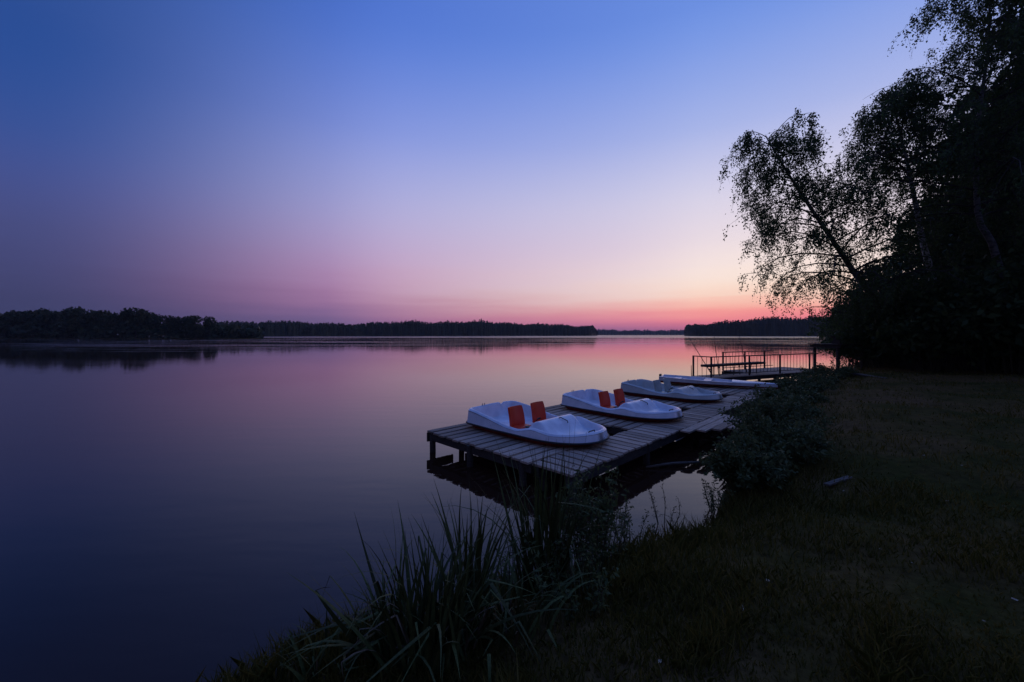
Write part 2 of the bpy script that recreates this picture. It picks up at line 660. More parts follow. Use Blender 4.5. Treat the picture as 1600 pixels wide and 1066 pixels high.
mid_front = [(-330, 445), (-270, 500), (-190, 590), (-90, 640), (0, 690), (80, 740), (155, 790), (190, 900)]
far_land('far_shore', mid_front, 120, 3)
far_wood('distant_forest', 'long dark forest along the middle of the far lake shore', mid_front, 4, 16,
         lambda t: float(np.interp(t, [0, .1, .2, .35, .5, .65, .8, .93, 1], [17, 18, 17.5, 23, 24.5, 22, 20, 19, 11])), 4.0, 11)
back_front = [(120, 1900), (300, 1880), (520, 1900), (800, 1900), (1100, 1800)]
far_land('far_shore', back_front, 200, 4)
far_wood('distant_forest', 'faint low strip of forest in the gap between two wooded shores', back_front, 2, 40,
         lambda t: 25 + 3 * math.sin(t * 9), 13.0, 12, (8, 0.5))
right_front = [(302, 690), (284, 610), (300, 570), (340, 550), (400, 540), (460, 560), (520, 600)]
far_land('far_shore', right_front, 120, 3)
far_wood('distant_forest', 'dark wooded headland on the lake beyond the railed pier', right_front, 4, 15,
         lambda t: float(np.interp(t, [0, .18, .3, .5, .7, 1], [17, 17.5, 20, 25, 29, 32])), 4.0, 13)

# ---- left shore: trees that can be told apart
left_front = [(-420, 250), (-330, 222), (-262, 205), (-215, 200), (-170, 203), (-146, 209), (-140, 222)]
far_land('near_left_shore', left_front, 60, 1.2)


def round_tree_mesh(seed, h, rad, nl, leaf, trunk_r, clumps=16):
    rng = np.random.default_rng(seed)
    tr = MB()
    tr.tube([(0, 0, -0.3), (0.1, 0, h * 0.3), (0, 0.1, h * 0.62), (0.1, 0, h * 0.85)], [trunk_r, trunk_r * 0.8, trunk_r * 0.5, trunk_r * 0.15], 7)
    pts = []
    for c in range(clumps):
        a = rng.uniform(0, 2 * PI)
        q = math.sqrt(rng.uniform(0, 1)) * 0.72
        z = rng.uniform(0.22, 0.86)
        wid = math.sin(min(1, (1 - z) * 2.1 + 0.12) * PI / 2)
        c0 = np.array([math.cos(a) * q * rad * wid, math.sin(a) * q * rad * wid, z * h])
        tr.tube([(0, 0, max(0.15, z - 0.2) * h), tuple(c0)], [trunk_r * 0.35, trunk_r * 0.08], 4)
        u = rng.normal(size=(nl // clumps, 3))
        u /= np.linalg.norm(u, axis=1)[:, None]
        u *= rng.uniform(0.35, 1.0, len(u))[:, None] ** 0.5
        sz = rad * rng.uniform(0.36, 0.58)
        pts.append(c0 + u * np.array([sz, sz, sz * 0.72]))
    P = np.concatenate(pts)
    Q = leaf_quads(P, rng, leaf, 0.3, 0.75)
    return tr.mesh('trunk', 'bark', True), quads_mesh('crown', Q, 'leaf_far')


far_tree_meshes = [round_tree_mesh(40 + i, 1.0 * 12, 4.6, 1500, 1.0, 0.28) for i in range(6)]
rngl = random.Random(5)
# (pixel x of the crown's middle, pixel y of its top, crown width in pixels)
LEFT_TREES = [(8, 489, 34), (30, 487, 30), (52, 486, 30), (72, 483, 28), (90, 488, 24), (112, 481, 34), (132, 484, 30), (150, 488, 22), (162, 486, 22), (180, 489, 24),
              (197, 487, 22), (212, 483, 36), (230, 488, 24), (243, 494, 18), (262, 494, 20), (276, 495, 20), (292, 496, 18), (306, 494, 22), (328, 495, 20)]
for i, (tx, ty, tw) in enumerate(LEFT_TREES):
    for back in (0, 1):
        Y = 207 + back * 16 + rngl.uniform(-3, 4)
        Y += 6 if tx > 315 else 0
        x = (tx - 800 + (rngl.uniform(-9, 9) if back else 0)) * Y / 622.2
        top = CAM_H - (ty + (3.5 if back else 0) - 523) * Y / 622.2
        if back and tx > 290:
            continue
        lone = tx == 328
        lab = 'small round tree standing at the tip of the dark tree-lined shore across the water' if lone else 'dark leafy tree in the row on the tree-lined shore across the water'
        t = thing('shore_tree', (x, Y, 0.3), lab, 'tree', None if lone else 'trees on the shore across the water', rngl.uniform(0, 6.28))
        a, b = far_tree_meshes[(i * 2 + back) % 6]
        link('trunk', a, t)
        link('crown', b, t)
        wsc = tw * Y / 622.2 / 8.6
        t.scale = (wsc, wsc, (top - 0.3) / 11.3)
# scrub under those trees closes the gaps down to the water
rs = np.random.default_rng(77)
sp = []
for i in range(5200):
    s = rs.uniform(0, 1)
    x = np.interp(s, np.linspace(0, 1, 7), [p[0] for p in left_front])
    y = np.interp(s, np.linspace(0, 1, 7), [p[1] for p in left_front])
    k = 1 + rs.uniform(1, 26) / math.hypot(x, y)
    sp.append((x * k, y * k, rs.uniform(0, 1) ** 0.8 * 6.0))
tag(link('shore_scrub', quads_mesh('shore_scrub', leaf_quads(np.array(sp), rs, 2.2, 0.2, 0.8), 'leaf_far')), 'low dark scrub under the trees on the shore across the water', 'scrub', None, 'stuff')

# floating weed in long streaks off the left shore
wv = []
for i in range(120):
    a = rs.uniform(-0.98, -0.42)
    yy = 2.2 * 622.2 / rs.uniform(9, 27)
    L = rs.uniform(1.5, 9) * yy / 100
    c = Vector((a * yy * 1.25, yy, 0.012))
    w = rs.uniform(0.10, 0.35) * yy / 100
    m = 8
    wv.append([(c.x + math.cos(2 * PI * j / m) * L * rs.uniform(.7, 1.1), c.y + math.sin(2 * PI * j / m) * w * rs.uniform(.6, 1.2), 0.012 + i * 1e-5) for j in range(m)])
tag(link('water_weed', quads_mesh('water_weed', np.array(wv), 'lily', 8)), 'thin streaks of floating weed on the water off the tree-lined shore', 'water weed', None, 'stuff')


# ================================================================== trees of the lakeside wood
def curve_pts(P, n):
    """Catmull-Rom through P"""
    P = [Vector(p) for p in P]
    Q = [P[0] * 2 - P[1]] + P + [P[-1] * 2 - P[-2]]
    out = []
    for i in range(n):
        t = i / (n - 1) * (len(P) - 1)
        k = min(int(t), len(P) - 2)
        u = t - k
        a, b, c, d = Q[k:k + 4]
        out.append(0.5 * ((2 * b) + (c - a) * u + (2 * a - 5 * b + 4 * c - d) * u * u + (3 * b - a - 3 * c + d) * u ** 3))
    return out


def broadleaf(name, label, trunk, r0, seed, nb, blen, start=0.3, droop=0.55, leaf=0.10, sub=7, strings=3, per=13, slen=0.9, mat='leaf_birch', bark='birch_bark', group=None, up=0.45, prof=None, bias=None):
    rng = np.random.default_rng(seed)
    pr = random.Random(seed)
    base = Vector(trunk[0])
    T = [p - base for p in curve_pts(trunk, 18)]
    t = thing(name, base, label, 'tree', group)
    n = len(T)
    tm = MB()
    tm.tube(T, [r0 * (1 - 0.93 * (i / (n - 1)) ** 0.9) + 0.012 for i in range(n)], 8)
    tm.build('trunk', bark, t, True)
    br = MB()
    leaf_pts = []
    for b in range(nb):
        u = start + (1 - start) * ((b + pr.random()) / nb)
        k = min(int(u * (n - 1)), n - 2)
        o = T[k].lerp(T[k + 1], u * (n - 1) - k)
        az = b * 2.39996 + pr.uniform(-0.5, 0.5)
        w = (u - start) / (1 - start)
        pf = prof(w) if prof else (0.55 + 0.75 * math.sin(PI * min(1, w * 0.85 + 0.2))) * (1 - 0.45 * w)
        L = blen * pf * pr.uniform(0.7, 1.2)
        d = Vector((math.cos(az), math.sin(az), up + 0.35 * w + pr.uniform(-0.2, 0.25)))
        if bias:
            d += Vector(bias) * (0.6 + 0.4 * pr.random())
        d.normalize()
        pts, p, dd = [o.copy()], o.copy(), d.copy()
        for s in range(5):
            dd = (dd + Vector((pr.uniform(-.16, .16), pr.uniform(-.16, .16), -droop * 0.16 * s))).normalized()
            p = p + dd * L / 5
            pts.append(p.copy())
        rb = max(0.012, r0 * 0.33 * (1 - 0.7 * w))
        br.tube(pts, [rb * (1 - 0.15 * i) for i in range(6)], 5, False)
        for q in range(sub):
            v = 0.22 + 0.78 * (q + pr.random()) / sub
            k2 = min(int(v * 5), 4)
            o2 = pts[k2].lerp(pts[k2 + 1], v * 5 - k2)
            d2 = (dd * 0.5 + Vector((pr.uniform(-1, 1), pr.uniform(-1, 1), pr.uniform(-0.35, 0.6)))).normalized()
            L2 = L * 0.34 * pr.uniform(0.6, 1.3)
            e2 = o2 + d2 * L2 + Vector((0, 0, -droop * L2 * 0.25))
            m2 = o2.lerp(e2, 0.5) + Vector((0, 0, 0.08 * L2))
            br.tube([o2, m2, e2], [rb * 0.35, rb * 0.24, 0.005], 3, False)
            for s in range(strings):
                w2 = pr.uniform(0.3, 1.0)
                o3 = o2.lerp(e2, w2)
                sl = slen * pr.uniform(0.5, 1.3)
                hz = Vector((pr.uniform(-1, 1), pr.uniform(-1, 1), 0)) * (1 - 0.6 * droop)
                ts = rng.uniform(0, 1, per)
                off = np.outer(ts, np.array(hz) * sl * 0.7) + np.outer(ts ** 1.4, np.array([0, 0, -sl * droop])) + rng.normal(size=(per, 3)) * 0.055 * (1 + leaf * 4)
                leaf_pts.append(np.array(o3) + off)
                if droop > 0.3:
                    e3 = Vector(o3) + hz * sl * 0.7 + Vector((0, 0, -sl * droop))
                    br.tube([o3, o3.lerp(e3, 0.5) + Vector((0, 0, 0.1 * sl)), e3], [0.006, 0.004, 0.003], 3, False)
    br.build('branches', 'bark', t, True)
    P = np.concatenate(leaf_pts)
    link('crown', quads_mesh('crown', leaf_quads(P, rng, leaf, 0.35 + droop * 0.4, 0.6), mat), t)
    return t


def on_ground(x, y, Y):
    p = at(x, y, Y)
    return (p.x, Y, gz(p.x, Y) - 0.1)


# the leaning birch over the water
Yb = 20.0
bb = on_ground(1452, 570, Yb)
broadleaf('birch_tree', 'birch leaning far out over the lake with drooping, open crown', [bb, at(1400, 505, Yb), at(1345, 440, Yb - .3), at(1292, 362, Yb - .6), at(1240, 285, Yb - .8), at(1196, 212, Yb - 1)],
          0.20, 3, 60, 3.3, 0.20, 0.80, 0.10, 8, 4, 22, 1.15, bark='old_birch_bark', up=0.30, bias=(-0.25, 0, 0),
          prof=lambda w: float(np.interp(w, [0, .15, .35, .6, .85, 1], [0.95, 1.1, 1.15, 0.95, 0.75, 0.5])))
# upright birch with a pale trunk
Yc = 18.5
broadleaf('birch_tree', 'slim birch with a pale curved trunk and wispy crown beside the leaning birch', [on_ground(1482, 570, Yc), at(1460, 450, Yc), at(1440, 370, Yc), at(1424, 285, Yc), at(1408, 215, Yc), at(1392, 148, Yc)],
          0.16, 8, 40, 2.7, 0.58, 0.8, 0.092, 8, 4, 18, 1.0, up=0.35)
# tall birch whose crown leaves the picture
Yd = 16.5
broadleaf('birch_tree', 'tall birch with a pale leaning trunk and heavy hanging crown above the wood', [on_ground(1590, 560, Yd), at(1556, 398, Yd), at(1528, 335, Yd), at(1528, 200, Yd), at(1545, 60, Yd), at(1545, -90, Yd)],
          0.14, 21, 72, 4.0, 0.38, 0.8, 0.10, 8, 4, 22, 1.15, bark='old_birch_bark', up=0.35)

# the wood behind: three kinds, copied with their parts
woods = []
for i, (h, bl, sd) in enumerate([(15, 4.2, 31), (17, 4.6, 32), (13, 4.4, 33)]):
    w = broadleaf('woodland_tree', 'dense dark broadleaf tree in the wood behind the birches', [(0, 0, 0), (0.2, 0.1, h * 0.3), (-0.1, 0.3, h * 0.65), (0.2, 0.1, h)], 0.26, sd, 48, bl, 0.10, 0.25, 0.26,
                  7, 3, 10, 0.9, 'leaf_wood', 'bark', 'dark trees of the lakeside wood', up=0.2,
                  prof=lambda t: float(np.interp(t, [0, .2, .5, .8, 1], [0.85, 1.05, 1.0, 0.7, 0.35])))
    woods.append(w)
rw = random.Random(9)
# pixel column, depth, height in metres
WOOD = [(1400, 27, 6.5), (1440, 24.5, 7.5), (1482, 25, 9.5), (1525, 23, 10.5), (1575, 21.5, 12), (1620, 20, 14), (1635, 18.5, 17), (1700, 19, 18),
        (1415, 33, 8.5), (1470, 31, 11), (1525, 28, 12.5), (1590, 27, 16), (1650, 26, 19), (1720, 25, 20), (1350, 34, 6.0), (1510, 40, 15.5), (1575, 38, 19), (1660, 35, 24),
        (1800, 20, 17), (1900, 17, 16), (1780, 28, 22)]
for i, (pxx, Y, h) in enumerate(WOOD):
    x = (pxx - 800) * Y / 622.2
    src = woods[i % 3]
    o = src if i < 3 else copy_tree(src)
    o.location = (x, Y, gz(x, Y) - 0.1)
    k = h / [15, 17, 13][i % 3]
    o.scale = (max(k, 0.75) * rw.uniform(0.9, 1.1), max(k, 0.75) * rw.uniform(0.9, 1.1), k)
    o.rotation_euler = (0, 0, rw.uniform(0, 6.28))


# ================================================================== shrubs and undergrowth
def shrub(name, label, loc, size, seed, nst, leaf, nl, mat='leaf_bush', group=None, cat='bush', arch=0.5):
    rng = np.random.default_rng(seed)
    pr = random.Random(seed)
    t = thing(name, loc, label, cat, group)
    st = MB()
    pts = []
    for i in range(nst):
        a = pr.uniform(0, 2 * PI)
        q = math.sqrt(pr.random())
        e = Vector((math.cos(a) * q * size[0], math.sin(a) * q * size[1], size[2] * (1 - 0.55 * q * q) * pr.uniform(0.6, 1.05) * (1.3 if pr.random() < 0.14 else 1.0)))
        o = Vector((math.cos(a) * q * size[0] * 0.35, math.sin(a) * q * size[1] * 0.35, -0.05))
        m = o.lerp(e, 0.55) + Vector((0, 0, arch * 0.22 * size[2]))
        P = curve_pts([o, m, e], 6)
        st.tube(P, [0.011, 0.009, 0.008, 0.006, 0.004, 0.002], 4, False)
        for s in range(5):
            k = pr.uniform(0.25, 1)
            c = P[min(int(k * 5), 4)].lerp(P[min(int(k * 5) + 1, 5)], k * 5 - min(int(k * 5), 4))
            d = Vector((pr.uniform(-1, 1), pr.uniform(-1, 1), pr.uniform(-0.2, 0.8))).normalized() * size[2] * pr.uniform(0.12, 0.3)
            st.tube([c, c + d * 0.5, c + d + Vector((0, 0, -0.02))], [0.004, 0.003, 0.0015], 3, False)
            n = max(3, nl // (nst * 5))
            ts = rng.uniform(0.1, 1, n)
            pts.append(np.array(c) + np.outer(ts, np.array(d)) + rng.normal(size=(n, 3)) * leaf * 0.45)
    st.build('stems', 'stem', t, True)
    link('foliage', quads_mesh('foliage', leaf_quads(np.concatenate(pts), rng, leaf, 0.15, 0.5), mat), t)
    return t


# the big bush beside the dock
for i, (bx, by, sx, sy, sz) in enumerate([(3.05, 5.15, 0.5, 0.5, 0.66), (3.75, 5.75, 0.75, 0.6, 0.82), (4.6, 7.0, 0.8, 0.8, 0.78)]):
    lab = ['leafy low bush at the water edge beside the dark pool', 'broad leafy bush on the bank beside the loose board', 'leafy bush at the shore end of the plank gangway'][i]
    shrub('bush', lab, (bx, by, gz(bx, by)), (sx, sy, sz), 60 + i, 60, 0.060, 5200)
for i, (bx, by, sx, sy, sz) in enumerate([(6.2, 9.2, 0.8, 0.8, 0.5), (7.6, 10.9, 0.9, 0.8, 0.5), (9.4, 12.9, 1.0, 0.9, 0.5), (11.4, 14.9, 1.1, 0.9, 0.6), (13.5, 16.9, 1.1, 1.0, 0.7)]):
    shrub('shore_shrub', 'low leafy shrub on the grassy shore between the dock and the railed pier', (bx, by, gz(bx, by)), (sx, sy, sz), 70 + i, 46, 0.085, 2600, group='shrubs along the shore')
# undergrowth along the edge of the wood
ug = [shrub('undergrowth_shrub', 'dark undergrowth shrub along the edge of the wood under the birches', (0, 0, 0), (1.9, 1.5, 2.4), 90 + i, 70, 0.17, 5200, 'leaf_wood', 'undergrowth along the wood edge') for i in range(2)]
UG = [(1362, 22, 1.1), (1345, 26, 1.3), (1385, 20.5, 1.35), (1425, 19.5, 1.4), (1470, 18.5, 1.2), (1515, 17.8, 1.3), (1560, 17, 1.3), (1610, 16, 1.3), (1670, 15, 1.3), (1750, 14.5, 1.3),
      (1340, 32, 1.7), (1400, 25, 2.0), (1460, 18.0, 1.6), (1500, 17.6, 1.7), (1545, 16.6, 1.7), (1590, 15.8, 1.8), (1650, 15.5, 2.0), (1380, 30, 2.2), (1850, 13.5, 1.5)]
for i, (pxx, Y, k) in enumerate(UG):
    x = (pxx - 800) * Y / 622.2
    o = ug[i] if i < 2 else copy_tree(ug[i % 2])
    o.location = (x, Y, gz(x, Y))
    o.scale = (k * 0.95, k * 0.95, k)
    o.rotation_euler = (0, 0, rw.uniform(0, 6.28))


# ================================================================== the dock (axes s = along the shore, l = towards the lake, both at 45 deg)
DECK = 0.39
Q2 = math.sqrt(0.5)


def sl(s, l, z=0.0):
    return Vector(((s - l) * Q2, (s + l) * Q2, z))


dock = thing('dock', sl(4.16, 3.1, 0), 'weathered plank dock with fingers between the boats, standing on posts in the lake', 'dock', None, R(45))
# local axes of the dock: +x = s, +y = l
DS, DL = 4.16, 3.1
rd = random.Random(4)
plank_mesh = {}


def plank_me(length, width, thick=0.036):
    key = (round(length, 2), round(width, 3))
    if key not in plank_mesh:
        plank_mesh[key] = MB().box((0, 0, 0), (length, width, thick), None, 0.005).mesh('plank', 'plank')
    return plank_mesh[key]


def dock_plank(s, l, length, width, along_s=True, z=DECK):
    o = link('plank', plank_me(length, width), dock)
    o.location = (s - DS, l - DL, z - 0.018 + rd.uniform(-0.004, 0.004))
    o.rotation_euler = (rd.uniform(-.008, .008), rd.uniform(-.004, .004), (0 if along_s else R(90)) + rd.uniform(-0.008, 0.008))
    return o


def dock_piece(name, s0, s1, l0, l1, z0, z1, mat='beam'):
    m = MB().box((0, 0, 0), (s1 - s0, l1 - l0, z1 - z0), None, 0.006)
    o = m.build(name, mat, dock)
    o.location = ((s0 + s1) / 2 - DS, (l0 + l1) / 2 - DL, (z0 + z1) / 2)
    return o


def post(s, l, z0=-0.8, z1=DECK - 0.04, r=0.055):
    m = MB().tube([(0, 0, z0), (0.01, 0, (z0 + z1) / 2), (0, 0, z1)], [r, r * 1.05, r], 9)
    o = m.build('post', 'beam', dock, False)
    o.location = (s - DS, l - DL, 0)


PITCH = 0.205
FINGERS = [(4.16, 6.0), (7.0, 8.9), (10.05, 12.0), (13.25, 15.6)]
for fi, (s0, s1) in enumerate(FINGERS):
    n = int((6.42 - 3.80) / PITCH)
    for i in range(n + 1):
        l = 3.80 + PITCH * 0.5 + i * PITCH
        jl = rd.uniform(-0.03, 0.03)
        dock_plank((s0 + s1) / 2 + jl, l, s1 - s0, PITCH - 0.052 - rd.choice([0, 0, 0.006]))
    for s in (s0 + 0.08, (s0 + s1) / 2, s1 - 0.08):
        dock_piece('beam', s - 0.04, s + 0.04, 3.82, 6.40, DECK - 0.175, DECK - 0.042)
    dock_piece('end_beam', s0 + 0.02, s0 + 0.62, 6.425, 6.465, DECK - 0.21, DECK - 0.04)
    for s in (s0 + 0.07, s0 + 0.75, s1 - 0.1):
        for l in (6.34, 5.2, 4.0):
            post(s + (0.0 if l > 6 else rd.uniform(-.03, .03)), l)
# walkway along the shore side, planks across it
s = 4.16
while s < 15.5:
    wdt = rd.choice([0.165, 0.185, 0.20, 0.21])
    dock_plank(s + wdt / 2, 3.44 + rd.uniform(-0.02, 0.02), 0.69, wdt - 0.044, False)
    s += wdt
for l in (3.17, 3.70):
    dock_piece('beam', 4.18, 15.5, l - 0.04, l + 0.04, DECK - 0.19, DECK - 0.042)
for s in (4.3, 6.4, 8.6, 10.8, 13.0, 15.2):
    post(s, 3.17)
    post(s, 3.68)
# gangway from the walkway to the bank: planks laid along the shore direction
for i in range(6):
    l = 2.97 - i * 0.2
    sA, sB = 7.55 + i * 0.22, 9.7
    dock_plank((sA + sB) / 2, l, sB - sA, 0.168, True, DECK + 0.012 + i * 0.012)
dock_piece('beam', 8.9, 8.98, 1.6, 3.08, DECK - 0.15, DECK - 0.035)
dock_piece('beam', 9.5, 9.58, 1.6, 3.08, DECK - 0.15, DECK - 0.035)


# ================================================================== pedal boats
BL, BW = 2.62, 0.70


def smooth(a, b, x):
    t = np.clip((x - a) / (b - a), 0, 1)
    return t * t * (3 - 2 * t)


def half_width(x):
    x = np.asarray(x, float)
    w = BW * (0.95 + 0.05 * smooth(0, 0.9, x))
    rs_ = 0.16
    st = np.clip((rs_ - x) / rs_, 0, 1)
    w = w - 0.16 * (1 - np.sqrt(np.clip(1 - st ** 2, 0, 1)))
    b = np.clip((x - 1.55) / (BL - 1.55), 0, 1)
    return w * np.power(np.clip(1 - b ** 2.6, 0, 1), 1 / 2.1)


def rim(x, y):
    r = np.interp(x, [0, 0.25, 0.7, 1.1, 1.4, 1.75, 2.08, 2.35, 2.62], [0.35, 0.335, 0.275, 0.215, 0.195, 0.255, 0.195, 0.185, 0.20])
    r = r + 0.02 * np.exp(-((y - 0.1) / 0.5) ** 2) * (x < 0.3) - 0.05 * np.exp(-((y - 0.28) / 0.05) ** 2) * np.exp(-(x / 0.12) ** 2)
    return r


def boat_meshes():
    nx_, ny_ = 150, 96
    tt = np.linspace(0, 1, nx_)
    X = BL * (0.5 - 0.5 * np.cos(PI * tt)) * 0.55 + BL * tt * 0.45
    # smooth the rim profile by sampling a blurred version
    vv = np.sin(np.linspace(-PI / 2, PI / 2, ny_)) * 0.6 + np.linspace(-1, 1, ny_) * 0.4
    HX = np.repeat(X[:, None], ny_, 1)
    HW = half_width(X)
    HY = HW[:, None] * vv[None, :]
    out = np.concatenate([np.stack([X, HW], 1), np.stack([X, -HW], 1)[::-1]])
    out = np.concatenate([out, out[:1]])
    P = np.stack([HX.ravel(), HY.ravel()], 1)
    d = np.full(len(P), 9.0)
    for a, b in zip(out[:-1], out[1:]):
        ab = b - a
        q = ab @ ab
        if q < 1e-12:
            continue
        t = np.clip(((P - a) @ ab) / q, 0, 1)
        d = np.minimum(d, np.linalg.norm(P - (a + t[:, None] * ab), axis=1))
    d = d.reshape(HX.shape)
    xx = np.linspace(-0.3, 3, 600)
    ker = np.exp(-np.linspace(-2, 2, 61) ** 2)
    ker /= ker.sum()

    def rims(x, y):
        prof = np.interp(xx, [0, 0.25, 0.7, 1.1, 1.4, 1.75, 2.08, 2.35, 2.62], [0.335, 0.32, 0.255, 0.175, 0.148, 0.235, 0.175, 0.185, 0.21])
        prof = np.convolve(np.pad(prof, 30, mode='edge'), ker, 'valid')
        r = np.interp(x, xx, prof)
        return r + (0.02 * np.exp(-((y - 0.1) / 0.45) ** 2) - 0.045 * np.exp(-((y - 0.28) / 0.045) ** 2)) * np.exp(-(x / 0.2) ** 2)

    Rm = rims(HX, HY)
    hump = 0.235 * np.exp(-(np.abs(HX - 1.69) / 0.22) ** 2.2) * smooth(0.06, 0.24, d)
    floor = 0.064 + hump + 0.015 * smooth(1.95, 2.15, HX)
    groove = 0.02 * np.exp(-(HY / 0.05) ** 2) * smooth(0.4, 0.5, HX) * smooth(1.4, 1.3, HX)
    floor = floor + groove
    wall = smooth(0.06, 0.125, d)
    Z = Rm * (1 - wall) + floor * wall
    Z = Z - 0.018 * (1 - smooth(0.0, 0.028, d)) + 0.010 * np.exp(-((d - 0.045) / 0.018) ** 2)
    m = MB()
    V = np.stack([HX, HY, Z], 2).reshape(-1, 3)
    idx_ = np.arange(nx_ * ny_).reshape(nx_, ny_)
    m.v = [tuple(p) for p in V]
    m.f = [tuple(int(i) for i in q) for q in np.stack([idx_[:-1, :-1], idx_[1:, :-1], idx_[1:, 1:], idx_[:-1, 1:]], 2).reshape(-1, 4)]
    # outer skin from the rim down
    ring = [int(idx_[i, 0]) for i in range(nx_)] + [int(idx_[nx_ - 1, j]) for j in range(1, ny_)] + [int(idx_[i, ny_ - 1]) for i in range(nx_ - 2, -1, -1)] + [int(idx_[0, j]) for j in range(ny_ - 2, 0, -1)]
    cx = 1.25
    prev = ring
    for fr, grow in ((0.12, 1.004), (0.5, 1.012), (0.9, 1.022), (1.0, 1.024)):
        cur = []
        for i in ring:
            x, y, z = m.v[i]
            zb = 0.065
            cur.append(len(m.v))
            m.v.append((cx + (x - cx) * grow, y * grow, z + (zb - z) * fr))
        for a in range(len(ring)):
            b = (a + 1) % len(ring)
            m.f.append((prev[a], prev[b], cur[b], cur[a]))
        prev = cur
    shell = m
    outl = [(x, w) for x, w in zip(X, HW)] + [(x, -w) for x, w in zip(X[::-1], HW[::-1])]
    rail, low = MB(), MB()

    def band(mb, levels):
        prevl = None
        for (g, z) in levels:
            cur = []
            for (x, y) in outl:
                cur.append(len(mb.v))
                mb.v.append((cx + (x - cx) * g, y * g, z))
            if prevl:
                for a in range(len(cur)):
                    b = (a + 1) % len(cur)
                    mb.f.append((prevl[a], prevl[b], cur[b], cur[a]))
            prevl = cur
        mb.f.append(tuple(prevl))
    band(rail, [(1.0, 0.082), (1.040, 0.080), (1.044, 0.068), (1.040, 0.056), (0.98, 0.054)])
    band(low, [(1.0, 0.0545), (0.985, 0.052), (0.95, 0.02), (0.92, -0.015), (0.89, -0.031)])
    return shell, rail, low


shell_mb, rail_mb, low_mb = boat_meshes()


def seat_meshes(mat):
    back = MB()
    rot = Matrix.Rotation(R(-12), 3, 'Y')
    nyy, nzz = 9, 8
    for side_ in (0, 1):
        o_ = len(back.v)
        for a in range(nzz):
            for b in range(nyy):
                yy = -1 + 2 * b / (nyy - 1)
                zz = -1 + 2 * a / (nzz - 1)
                edge = 1 - 0.05 * abs(yy) ** 6 * abs(zz) ** 6
                p = rot @ Vector(((0.022 if side_ else -0.022) + 0.028 * yy * yy - 0.012 * zz * zz, yy * 0.18 * edge * (1 - 0.04 * zz), 0.185 * zz * edge))
                back.v.append((p.x - 0.04, p.y, p.z + 0.215))
        for a in range(nzz - 1):
            for b in range(nyy - 1):
                q = (o_ + a * nyy + b, o_ + a * nyy + b + 1, o_ + (a + 1) * nyy + b + 1, o_ + (a + 1) * nyy + b)
                back.f.append(q if side_ else q[::-1])
    rim_ = [b for b in range(nyy)] + [a * nyy + nyy - 1 for a in range(1, nzz)] + [(nzz - 1) * nyy + b for b in range(nyy - 2, -1, -1)] + [a * nyy for a in range(nzz - 2, 0, -1)]
    for i_ in range(len(rim_)):
        a, b = rim_[i_], rim_[(i_ + 1) % len(rim_)]
        back.f.append((a, b, b + nyy * nzz, a + nyy * nzz))
    bm = back.mesh('backrest', mat)
    base = MB()
    base.box((0.10, 0, 0.045), (0.27, 0.34, 0.04), None, 0.012)
    base.box((0.02, 0, 0.02), (0.07, 0.24, 0.05), None, 0.005)
    return bm, base.mesh('seat_pad', mat)


def pedal_boat(label, s, l_stern, seat_mat, body_mat, group, yaw=0.0):
    # local +x runs from stern (lake) to bow (shore)
    t = thing('pedal_boat', sl(s, l_stern, DECK + 0.032), label, 'pedal boat', group, R(-45 + yaw))
    tub = shell_mb.build('hull_shell', body_mat, t, True)
    rail_mb.build('rub_rail', 'rubber', t)
    low_mb.build('lower_hull', 'red_hull', t, True)
    bme, pme = seat_meshes(seat_mat)
    for y in (-0.31, 0.31):
        st = link('seat', pme, t)
        st.location = (1.06, y, 0.064)
        bk = link('backrest', bme, st)
    # steering lever between the seats
    lv = MB().tube([(0, 0, 0), (0.02, 0, 0.09), (0.09, 0, 0.15)], [0.011, 0.010, 0.010], 7)
    lv.tube([(0.075, 0, 0.142), (0.13, 0, 0.165)], [0.018, 0.016], 8)
    lv.build('steering_lever', 'rubber', t, True).location = (1.22, 0.0, 0.078)
    # pedals: a crank with two blocks for each rider
    for y in (-0.31, 0.31):
        c = MB().tube([(0, -0.14, 0), (0, 0.14, 0)], 0.009, 6)
        ck = c.build('pedal_crank', 'steel', t, True)
        ck.location = (1.37, y, 0.13)
        for k, yy in ((1, -0.1), (-1, 0.1)):
            pb = MB().box((0.05 * k, yy, 0.035 * k), (0.075, 0.085, 0.022), None, 0.004)
            pb.box((0.025 * k, yy * 0.55, 0.018 * k), (0.06, 0.012, 0.012))
            pb.build('pedal', 'rubber', ck)
    # stern posts, bow handle, grip on the hump, drain
    for y in (-0.16, -0.10):
        MB().tube([(0, 0, -0.02), (0, 0, 0.055)], [0.010, 0.008], 7).build('stern_pin', 'steel', t).location = (0.05, y - 0.1, 0.335)
    h = MB().tube([(0, -0.09, 0), (0, -0.08, 0.03), (0, 0.08, 0.03), (0, 0.09, 0)], 0.009, 6)
    h.build('bow_handle', 'rubber', t, True).location = (2.53, -0.12, 0.197)
    MB().box((0, 0, 0), (0.10, 0.045, 0.012), None, 0.004).build('bow_cleat', 'rubber', t).location = (2.28, 0.16, 0.086)
    g = MB().tube([(-0.09, 0, 0), (-0.07, 0, 0.03), (0.07, 0, 0.03), (0.09, 0, 0)], 0.008, 6)
    gg = g.build('hump_grip', 'rubber', t, True)
    gg.location = (1.80, 0.10, 0.25)
    gg.rotation_euler = (0, R(26), R(35))
    MB().tube([(0, 0, 0), (0, 0, 0.012)], [0.035, 0.03], 10).build('drain_plug', 'rubber', t).location = (0.62, -0.36, 0.063)
    return t


